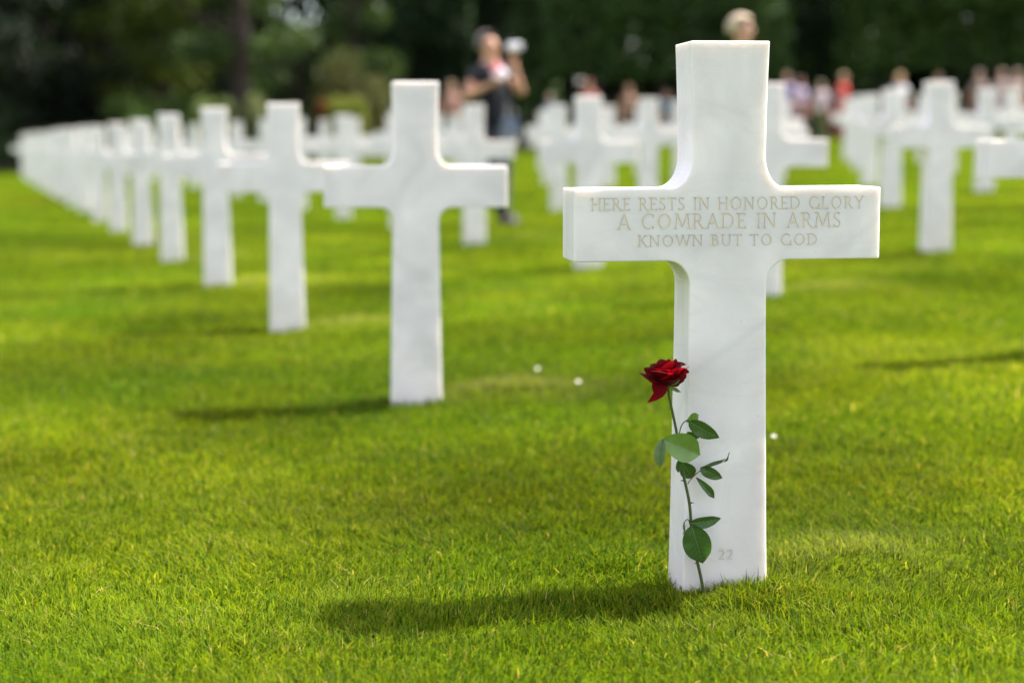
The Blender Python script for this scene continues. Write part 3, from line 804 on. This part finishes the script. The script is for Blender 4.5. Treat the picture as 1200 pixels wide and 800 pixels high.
    if skirt:
        bm=bmesh.new(); rings=[]
        for z,r in ((1.02,.14),(.92,.18),(.7,.22),(.45,.27)):
            rings.append([bm.verts.new(V(r*cos(2*pi*k/20)*(1+.06*sin(k*2.1)),r*.8*sin(2*pi*k/20),z)) for k in range(20)])
        for a in range(3):
            for k in range(20): bm.faces.new((rings[a][k],rings[a][(k+1)%20],rings[a+1][(k+1)%20],rings[a+1][k]))
        bm_obj('skirt',bm,[cmat(trouser)],e,True)
    else:
        tv=[V(0,0,.98),V(0,0,.90)]; te=[(0,1)]; tr=[(.15*s,.12*s),(.165*s,.13*s)]
        for sd,st in ((-1,-stride),(1,stride)):
            i=len(tv); tv+=[V(sd*.09,0,.84),V(sd*.10,st*.5-.02,.50),V(sd*.10,st+.01,.055)]; te+=[(1,i),(i,i+1),(i+1,i+2)]; tr+=[.10*s,.075*s,.062*s]
        skin_mesh('trousers',tv,te,tr,cmat(trouser),e,1)
    for sd,st in ((-1,-stride),(1,stride)):
        skin_mesh('shoe',[V(sd*.10,st+.05,.055),V(sd*.10,st-.05,.05),V(sd*.107,st-.17,.035)],[(0,1),(1,2)],[(.06*s,.06*s),(.062*s,.055*s),(.055*s,.048*s)],M_shoe,e)
    # hair
    bm=bmesh.new(); bmesh.ops.create_icosphere(bm,subdivisions=3,radius=1)
    dl=[q for q in bm.verts if (q.co.y<-.35 and q.co.z<fringe) or q.co.z<-.55]
    bmesh.ops.delete(bm,geom=dl,context='VERTS')
    for q in bm.verts:
        c=q.co; nz=mnoise.noise(c*3+Vector((x,y,0)))*.16+mnoise.noise(c*9)*.10
        zz=c.z*(.098+.01*nz)
        if longhair and c.z<0 and c.y>-.2: zz=c.z*.28
        q.co=V(c.x*.090*(1+nz),.005+c.y*.108*(1+nz),1.655+zz)
    bmesh.ops.solidify(bm,geom=bm.faces[:],thickness=-.008*s)
    bm_obj('hair',bm,[cmat(hair,.6)],e,True)
    return e
# photographer, about 15 m away, turned to the right
ph=at(588,258,15.0)
PHX,PHY=ph.x,15.0
hr=R(48)
def loc_of(dx,dz,dy=0):  # world offset (x right, y away) -> local of a figure turned by hr
    c,s_=cos(-hr),sin(-hr); return (dx*c-dy*s_, dx*s_+dy*c, dz)
arms=((loc_of(-.24,1.20,-.20),loc_of(-.02,1.30,-.33)),(loc_of(.27,1.17,-.06),loc_of(.22,1.42,-.14)))
def person_photographer():
    return person(PHX+.02,PHY,hr,1.68,'blurred man with dark hair in a dark short sleeved shirt raising a camera',(.012,.012,.02),(.02,.022,.035),(.10,.085,.08),arms=arms,lean=0,sleeve=.45,torso_k=1.15,fringe=.93)
pp=person_photographer()
# world lean: shift upper body a little left by tilting the whole figure
pp.rotation_euler=(0,R(-7.5),hr); pp.rotation_mode='XYZ'
M_cam=simple('silver_camera',(.85,.85,.9),.3,.1,30); M_black=simple('black_plastic',(.02,.02,.02),.35,.1,30); M_glass=simple('lens_glass',(.02,.02,.03),.05,.1,30)
c0=at(599,55,14.75)
ce=empty('camera_device',tuple(c0),R(60),'small silver camera held up to the eye by the photographer','camera')
def rbox(name,sx,sy,sz,loc,mat,par,bev=.006):
    bm=bmesh.new(); bmesh.ops.create_cube(bm,size=1)
    for q in bm.verts: q.co=Vector((q.co.x*sx+loc[0],q.co.y*sy+loc[1],q.co.z*sz+loc[2]))
    bmesh.ops.bevel(bm,geom=bm.edges[:],offset=bev,segments=2,affect='EDGES'); return bm_obj(name,bm,[mat],par,False)
rbox('camera_body',.10,.05,.072,(0,0,0),M_cam,ce,.012); rbox('viewfinder',.05,.05,.03,(0,0,.057),M_black,ce)
bm=bmesh.new(); tube(bm,[(0,-.03,0),(0,-.06,0),(0,-.10,0)],[.036,.034,.032],20); bm_obj('lens',bm,[M_cam],ce,False)
bm=bmesh.new(); tube(bm,[(0,-.1001,0),(0,-.1012,0)],[.027,.026],20); bm_obj('lens_glass',bm,[M_glass],ce,False)
# pink and white cloth in the left hand
def cloth(name,c,w,h,mat,mat2,label,cat):
    e=empty(name,tuple(c),0,label,cat)
    for nm,m_,dx,dz,k in (('pale_fold',mat,0,0,1.0),('coloured_fold',mat2,-.02,.035,.8)):
        bm=bmesh.new(); bmesh.ops.create_icosphere(bm,subdivisions=3,radius=1)
        for q in bm.verts:
            n_=1+.25*mnoise.noise(q.co*2.3+Vector((dx*50,0,0))); q.co=Vector((q.co.x*w*k*n_+dx,q.co.y*.03*n_+(.012 if dz else 0),q.co.z*h*k*n_+dz))
        bm_obj(nm,bm,[m_],e,True)
    return e
cloth('folded_cloth',at(586,88,14.55),.062,.062,simple('white_cotton',(.8,.72,.76),.8),simple('pink_cotton',(.75,.12,.2),.8),'crumpled pink and white cloth held at the chest of the photographer','cloth')
e=empty('shoulder_bag',tuple(at(597,152,14.72)),R(15),'pale grey bag hanging at the hip of the photographer','bag')
rbox('bag_body',.14,.07,.20,(0,0,0),simple('grey_canvas',(.20,.23,.30),.8),e,.025); rbox('bag_flap',.145,.02,.09,(0,-.04,.05),simple('blue_canvas',(.15,.18,.26),.8),e,.008)
bm=bmesh.new(); tube(bm,catmull([(-.08,0,.1),(-.10,.02,.3),(-.16,.06,.5),(-.10,.14,.52),(.0,.12,.3),(.08,0,.1)],4),.008,6); bm_obj('strap',bm,[M_black],e,True)

# blond woman seen above the inscribed cross
w_=at(866,200,12.6)
person(w_.x,12.6,R(65),1.60,'person whose light blond hair shows just above the top of the inscribed cross',(.05,.06,.08),(.05,.05,.06),(.46,.36,.25),stride=.05,arms=(((-.2,.03,1.12),(-.19,-.08,.87)),((.2,.03,1.12),(.19,-.08,.87))))
# visitors along the far edge of the lawn
vis=[ # px, head-top py, Y, shirt, trousers, hair, rz, label, long, skirt
 (529,98,40,(.30,.16,.13),(.55,.58,.62),(.36,.25,.16),20,'person with light brown hair standing just left of the photographer',True,False),
 (645,112,47,(.10,.20,.28),(.06,.08,.10),(.30,.26,.24),-30,'person in a blue top far behind the crosses right of the photographer',False,False),
 (690,96,45,(.35,.10,.10),(.05,.05,.08),(.28,.09,.06),10,'reddish haired person above the cross left of the inscribed cross',False,False),
 (737,102,43,(.30,.17,.13),(.04,.04,.05),(.22,.13,.08),0,'brown haired person in a brown top between two crosses left of the inscribed cross',True,False),
 (781,112,47,(.08,.15,.20),(.10,.12,.16),(.08,.06,.05),40,'person in dark blue beside the left edge of the inscribed cross',False,False),
 (922,88,47,(.34,.30,.50),(.10,.12,.25),(.38,.26,.20),-25,'person in a lilac top just right of the inscribed cross',False,False),
 (938,93,48,(.42,.36,.52),(.13,.06,.06),(.20,.12,.10),30,'second person in lilac and brown, standing right of the person in the lilac top',False,True),
 (962,97,48,(.62,.50,.56),(.10,.14,.05),(.30,.33,.20),10,'person in a pale pink top between the lilac and the red dressed visitors',False,False),
 (975,104,50,(.08,.07,.15),(.20,.06,.05),(.12,.08,.07),-10,'person in dark navy and maroon left of the visitor in red',False,True),
 (989,88,46,(.62,.06,.05),(.55,.12,.10),(.50,.34,.22),60,'person in a bright red top with light hair',False,False),
 (1055,88,36,(.55,.54,.60),(.45,.46,.52),(.62,.42,.22),15,'blond long haired person in a pale top between two right crosses',True,False),
 (1100,89,44,(.12,.08,.08),(.05,.05,.05),(.20,.12,.10),-15,'dark haired person hidden behind the top of the largest right cross',False,False),
 (1148,85,43,(.24,.18,.18),(.09,.07,.08),(.34,.27,.25),20,'grey haired person in a dusky brown top near the right picture edge',False,False),
 (1174,84,41,(.45,.34,.33),(.30,.22,.22),(.45,.35,.30),-20,'person in dusky pink clothing, second from the right picture edge',False,True),
 (1192,84,40,(.50,.38,.36),(.30,.22,.22),(.40,.30,.26),15,'person in dusky pink clothing at the very right picture edge',False,True)]
for px,py,Y,sh,tr,ha,rz,lb,lg,sk in vis:
    p=at(px,py,Y); gz=g1(p.x,Y); h=max(1.45,min(1.85,p.z-gz))
    person(p.x,Y,R(rz),h*1.02,lb,sh,tr,ha,longhair=lg,skirt=sk,group='visitors at the far edge of the lawn',sleeve=.5,stride=random.uniform(.03,.14))

# ------------------------------------------------------------------ trees
M_bark=simple('bark_brown',(.04,.027,.022),.9,.4,6)
def leafmat(name,rgb,tr=.3): return leafy(name,rgb,.6,tr,attr=True,tr_rgb=(1.2,1.3,.5),spec=.2)
M_fol=leafmat('foliage',None)
def foliage(name,centers,sizes,nper,leaf,rgb,parent,var=.35,box=False,solid=.5):
    C=np.array(centers,float); Sz=np.array(sizes,float); n=len(C)*nper
    idx=np.repeat(np.arange(len(C)),nper)
    if box:
        u=rng.uniform(-1,1,(n,3)); ax=rng.integers(0,3,n); k=rng.random(n)<.75
        sg=np.where(rng.random(n)<.5,-1,1); 
        for a in range(3):
            q=k&(ax==a); u[q,a]=sg[q]*(1-np.abs(rng.normal(0,.05,q.sum())))
    else:
        u=rng.normal(0,1,(n,3)); u/=np.linalg.norm(u,axis=1)[:,None]; u*= (rng.random(n)**(1/2.2))[:,None]
    P=C[idx]+u*Sz[idx]
    a=rng.normal(0,1,(n,3)); a/=np.linalg.norm(a,axis=1)[:,None]
    b=rng.normal(0,1,(n,3)); b-= (a*b).sum(1)[:,None]*a; b/=np.linalg.norm(b,axis=1)[:,None]
    L_=leaf*rng.uniform(.6,1.3,n)[:,None]
    V=np.stack([P-a*L_,P+b*L_*.45,P+a*L_,P-b*L_*.45],1).reshape(-1,3)
    F=(np.arange(n)*4)[:,None]+np.arange(4)[None,:]
    cl=rng.uniform(1-var,1+var,len(C))[idx]*rng.uniform(.8,1.2,n)
    Cc=np.array(rgb)[None,:]*cl[:,None]; Cc=np.repeat(Cc,4,0)
    return quads_obj(name,V,F,M_fol,parent,Cc)
def trunk(parent,h,r,limbs,lean=(0,0)):
    bm=bmesh.new(); P=[Vector((0,0,-.2)),Vector((0,0,.15)),Vector((lean[0]*.4,lean[1]*.4,h*.4)),Vector((lean[0],lean[1],h))]
    tube(bm,catmull(P,4),[r*1.35*(1-.55*i/12) for i in range(13)],10)
    for k in range(limbs):
        a=random.uniform(0,6.28); z=h*random.uniform(.35,.95); q=z/h; b=Vector((lean[0]*q,lean[1]*q,z)); l=random.uniform(1.0,2.2)
        d=Vector((cos(a),sin(a),.45)); tube(bm,[b,b+d*l*.5,b+d*l+Vector((0,0,.25))],[r*.35,r*.22,r*.08],6)
    return bm_obj('trunk',bm,[M_bark],parent,True)
TG='trees behind the cemetery lawn'
def tree(px,Y,name,label,rgb,h,crown_z0,rx,ry,n_cl,cl,nper,leaf,r=.18,cat='tree',group=TG,lean=(0,0),lowskirt=False):
    X=(px-600)/2000*Y*1.0; gz=g1(X,Y)
    e=empty(name,(X,Y,gz),random.uniform(0,.3),label,cat,group)
    trunk(e,h*.8,r,7,lean)
    cs=[];ss=[]
    for k in range(n_cl):
        a=random.uniform(0,6.28); q=math.sqrt(random.random()); z=random.uniform(crown_z0,h)
        if abs((X+cos(a)*q*rx)/Y*2000+600-352)<24 and 4.0<z<6.2: continue
        f=1-.35*abs((z-(crown_z0+h)/2)/((h-crown_z0)/2))**2
        cs.append((cos(a)*q*rx*f,sin(a)*q*ry*f,z)); c=cl*random.uniform(.7,1.3); ss.append((c,c,c*.7))
    foliage('crown',cs,ss,nper,leaf,rgb,e); return e
def block(px0,px1,Y,label,rgb,z0,z1,depth=3.2,n=14000):
    x0=(px0-600)/2000*Y;x1=(px1-600)/2000*Y; X=(x0+x1)/2; gz=g1(X,Y)
    e=empty('clipped_tree',(X,Y,gz),0,label,'tree','clipped block trees behind the lawn')
    w=(x1-x0)/2
    trunk(e,z1*.8,.2,5)
    # uneven clipped surface: several overlapping sub-blocks
    cs=[];ss=[]
    nx=max(1,int(round(w/1.0)))
    for i in range(nx):
        for j in range(3):
            cs.append((-w+w*(2*i+1)/nx+random.uniform(-.15,.15),random.uniform(-.25,.25),z0+(z1-z0)*(2*j+1)/6+random.uniform(-.1,.1)))
            ss.append((w/nx*1.12,depth/2*random.uniform(.92,1.05),(z1-z0)/6*1.12))
    foliage('crown',cs,ss,n//len(cs),.15,rgb,e,.22,box=True)
    return e
def bush(px,Y,label,rgb,w,h,n=3500,leaf=.08,name='shrub',cat='shrub',grp='shrubs along the lawn edge'):
    X=(px-600)/2000*Y; gz=g1(X,Y); e=empty(name,(X,Y,gz),0,label,cat,grp)
    bm=bmesh.new()
    for k in range(5):
        a=k*1.26; tube(bm,[(0,0,-.05),(cos(a)*w*.15,sin(a)*w*.15,h*.3),(cos(a)*w*.35,sin(a)*w*.35,h*.6)],[.05,.035,.015],6)
    bm_obj('stems',bm,[M_bark],e,True)
    cs=[];ss=[]
    for k in range(14):
        a=random.uniform(0,6.28);q=math.sqrt(random.random())*.75; z=random.uniform(.25,.8)
        cs.append((cos(a)*q*w/2,sin(a)*q*w/2,z*h)); c=w*.22*random.uniform(.8,1.2); ss.append((c,c,h*.24))
    foliage('foliage',cs,ss,n//14,leaf,rgb,e); return e
DK=(.010,.019,.008)
# right: clipped block trees
block(640,905,53,'wide clipped dark green block tree directly behind the inscribed cross',(.037,.072,.018),2.15,7.5,3.6,20000)
block(912,1000,57,'darkest narrow clipped tree in the gap between the two wide block trees',(.022,.045,.018),1.9,7.6,3.0,9000)
block(995,1330,53,'wide clipped green block tree at the right picture edge',(.042,.080,.017),2.15,7.5,3.6,24000)
block(455,545,58,'dark narrow clipped tree behind and left of the photographer',(.024,.048,.018),1.2,7.8,3.0,9000)
block(548,615,60,'very dark narrow clipped tree right behind the photographer',(.022,.045,.016),1.2,8,3.0,8000)
block(612,652,56,'narrow clipped tree between the photographer and the widest block tree',(.04,.08,.02),1.6,8,2.6,6000)
tree(908,64,'leafy_tree','light yellow green tree glimpsed in the slot above right of the inscribed cross',(.14,.2,.03),8,.6,2.2,2,26,.8,260,.12)
# left: mixed trees
tree(-20,49,'dark_tree','near black evergreen tree at the far left picture edge',DK,8.5,.4,2.6,2.2,44,.85,260,.12,.25)
tree(60,52,'dark_tree','dark evergreen tree second from the left picture edge',DK,9,.5,2.6,2.2,44,.9,260,.12,.25)
tree(128,55,'dark_tree','dark leaning tree with a slim trunk left of the bright green branches',(.03,.05,.02),9,.8,2.2,2,34,.9,240,.12,.22)
tree(195,53,'leafy_tree','bright olive green tree hanging over the leftmost row of crosses',(.085,.115,.02),8.5,1.4,2.7,2.4,44,.75,280,.12,.2)
tree(285,50,'tall_tree','tree with a thick brown trunk standing above the leftmost row',(.06,.095,.03),9,3.2,2.4,2.4,34,.7,240,.12,.30)
tree(420,56,'leafy_tree','mid green tree left of the second cross top',(.05,.08,.025),9,2.4,2.2,2.2,34,.8,240,.12,.2)
tree(355,58,'leafy_tree','loose green tree with bright sky gaps right of the thick trunk',(.06,.10,.03),3.9,1.2,2.3,2.0,26,.7,230,.12,.2)
bush(235,47.5,'light green leafy shrub left of the thick brown trunk',(.13,.17,.06),1.9,1.9)
bush(305,48,'pale green shrub right of the thick brown trunk',(.17,.19,.09),1.2,2.0)
bush(175,48.5,'green shrub above the far end of the leftmost row',(.08,.13,.03),2.6,2.1,5000)
bush(92,48,'grey green shrub left of the far end of the row',(.10,.13,.07),1.9,1.4)
bush(30,48.5,'dark low shrub at the left picture edge',(.03,.05,.02),2.6,1.5)
bush(420,50,'large rounded olive brown shrub left of the second cross',(.085,.085,.03),2.1,3.1,6000)
bush(408,46.5,'yellow green low shrub at the foot of the rounded shrub',(.15,.17,.03),1.3,1.7)
bush(383,47,'reddish brown shrub right of the third cross top',(.18,.07,.03),1.0,1.7)
bush(345,50,'dark green shrub right of the third cross top, under the sky gaps',(.04,.07,.02),1.8,1.7)
# far wood closing the background
cs=[];ss=[]
for k in range(800):
    X=random.uniform(-32,44); Y=random.uniform(64,76)
    pxx=X/Y*2000+600
    hole = abs(pxx-352)<22
    zt=random.uniform(0,3.5) if hole else random.uniform(0,9)
    if hole and zt>3.5: continue
    cs.append((X,Y,zt+g1(X,Y))); ss.append((1.7,1.4,1.3))
wood=foliage('distant_wood',cs,ss,190,.34,(.022,.038,.014),None); tag(wood,'dark distant wood closing the view behind the trees','wood',kind='stuff')

# ------------------------------------------------------------------ light
ELEV=R(57); AZ=math.atan2(.91,.41)     # clockwise from +Y
w=bpy.data.worlds.new('World'); scene.world=w; w.use_nodes=True; nt=w.node_tree
sky=nt.nodes.new('ShaderNodeTexSky'); sky.sky_type='NISHITA'; sky.sun_disc=False
sky.sun_elevation=ELEV; sky.sun_rotation=AZ; sky.air_density=1.0; sky.dust_density=2.0; sky.ozone_density=1.0
bg=nt.nodes['Background']; bg.inputs['Strength'].default_value=.13
tcw=nt.nodes.new('ShaderNodeTexCoord'); mpw=nt.nodes.new('ShaderNodeMapping'); mpw.inputs['Scale'].default_value=(1,1,2.2)
cn=nt.nodes.new('ShaderNodeTexNoise'); cn.inputs['Scale'].default_value=2.6; cn.inputs['Detail'].default_value=7; cn.inputs['Roughness'].default_value=.55
nt.links.new(tcw.outputs['Generated'],mpw.inputs[0]); nt.links.new(mpw.outputs[0],cn.inputs['Vector'])
cr=nt.nodes.new('ShaderNodeMapRange'); cr.inputs[1].default_value=.42; cr.inputs[2].default_value=.62; nt.links.new(cn.outputs['Fac'],cr.inputs[0])
cm=nt.nodes.new('ShaderNodeMix'); cm.data_type='RGBA'; cm.inputs['B'].default_value=(5.7,5.35,5.3,1)
nt.links.new(cr.outputs[0],cm.inputs['Factor']); nt.links.new(sky.outputs[0],cm.inputs['A']); nt.links.new(cm.outputs['Result'],bg.inputs['Color'])
sd=bpy.data.lights.new('sun','SUN'); sd.energy=5.0; sd.angle=R(2.0); sd.color=(1,.95,.86)
so=bpy.data.objects.new('sun',sd); link(so)
dirv=Vector((sin(AZ)*cos(ELEV),cos(AZ)*cos(ELEV),sin(ELEV)))
so.rotation_euler=dirv.to_track_quat('Z','Y').to_euler()
scene.view_settings.view_transform='Standard'; scene.view_settings.look='None'; scene.view_settings.gamma=1
scene.view_settings.exposure=1.48
scene.render.engine='CYCLES'
scene.render.resolution_x=1024; scene.render.resolution_y=682
scene.cycles.use_denoising=True
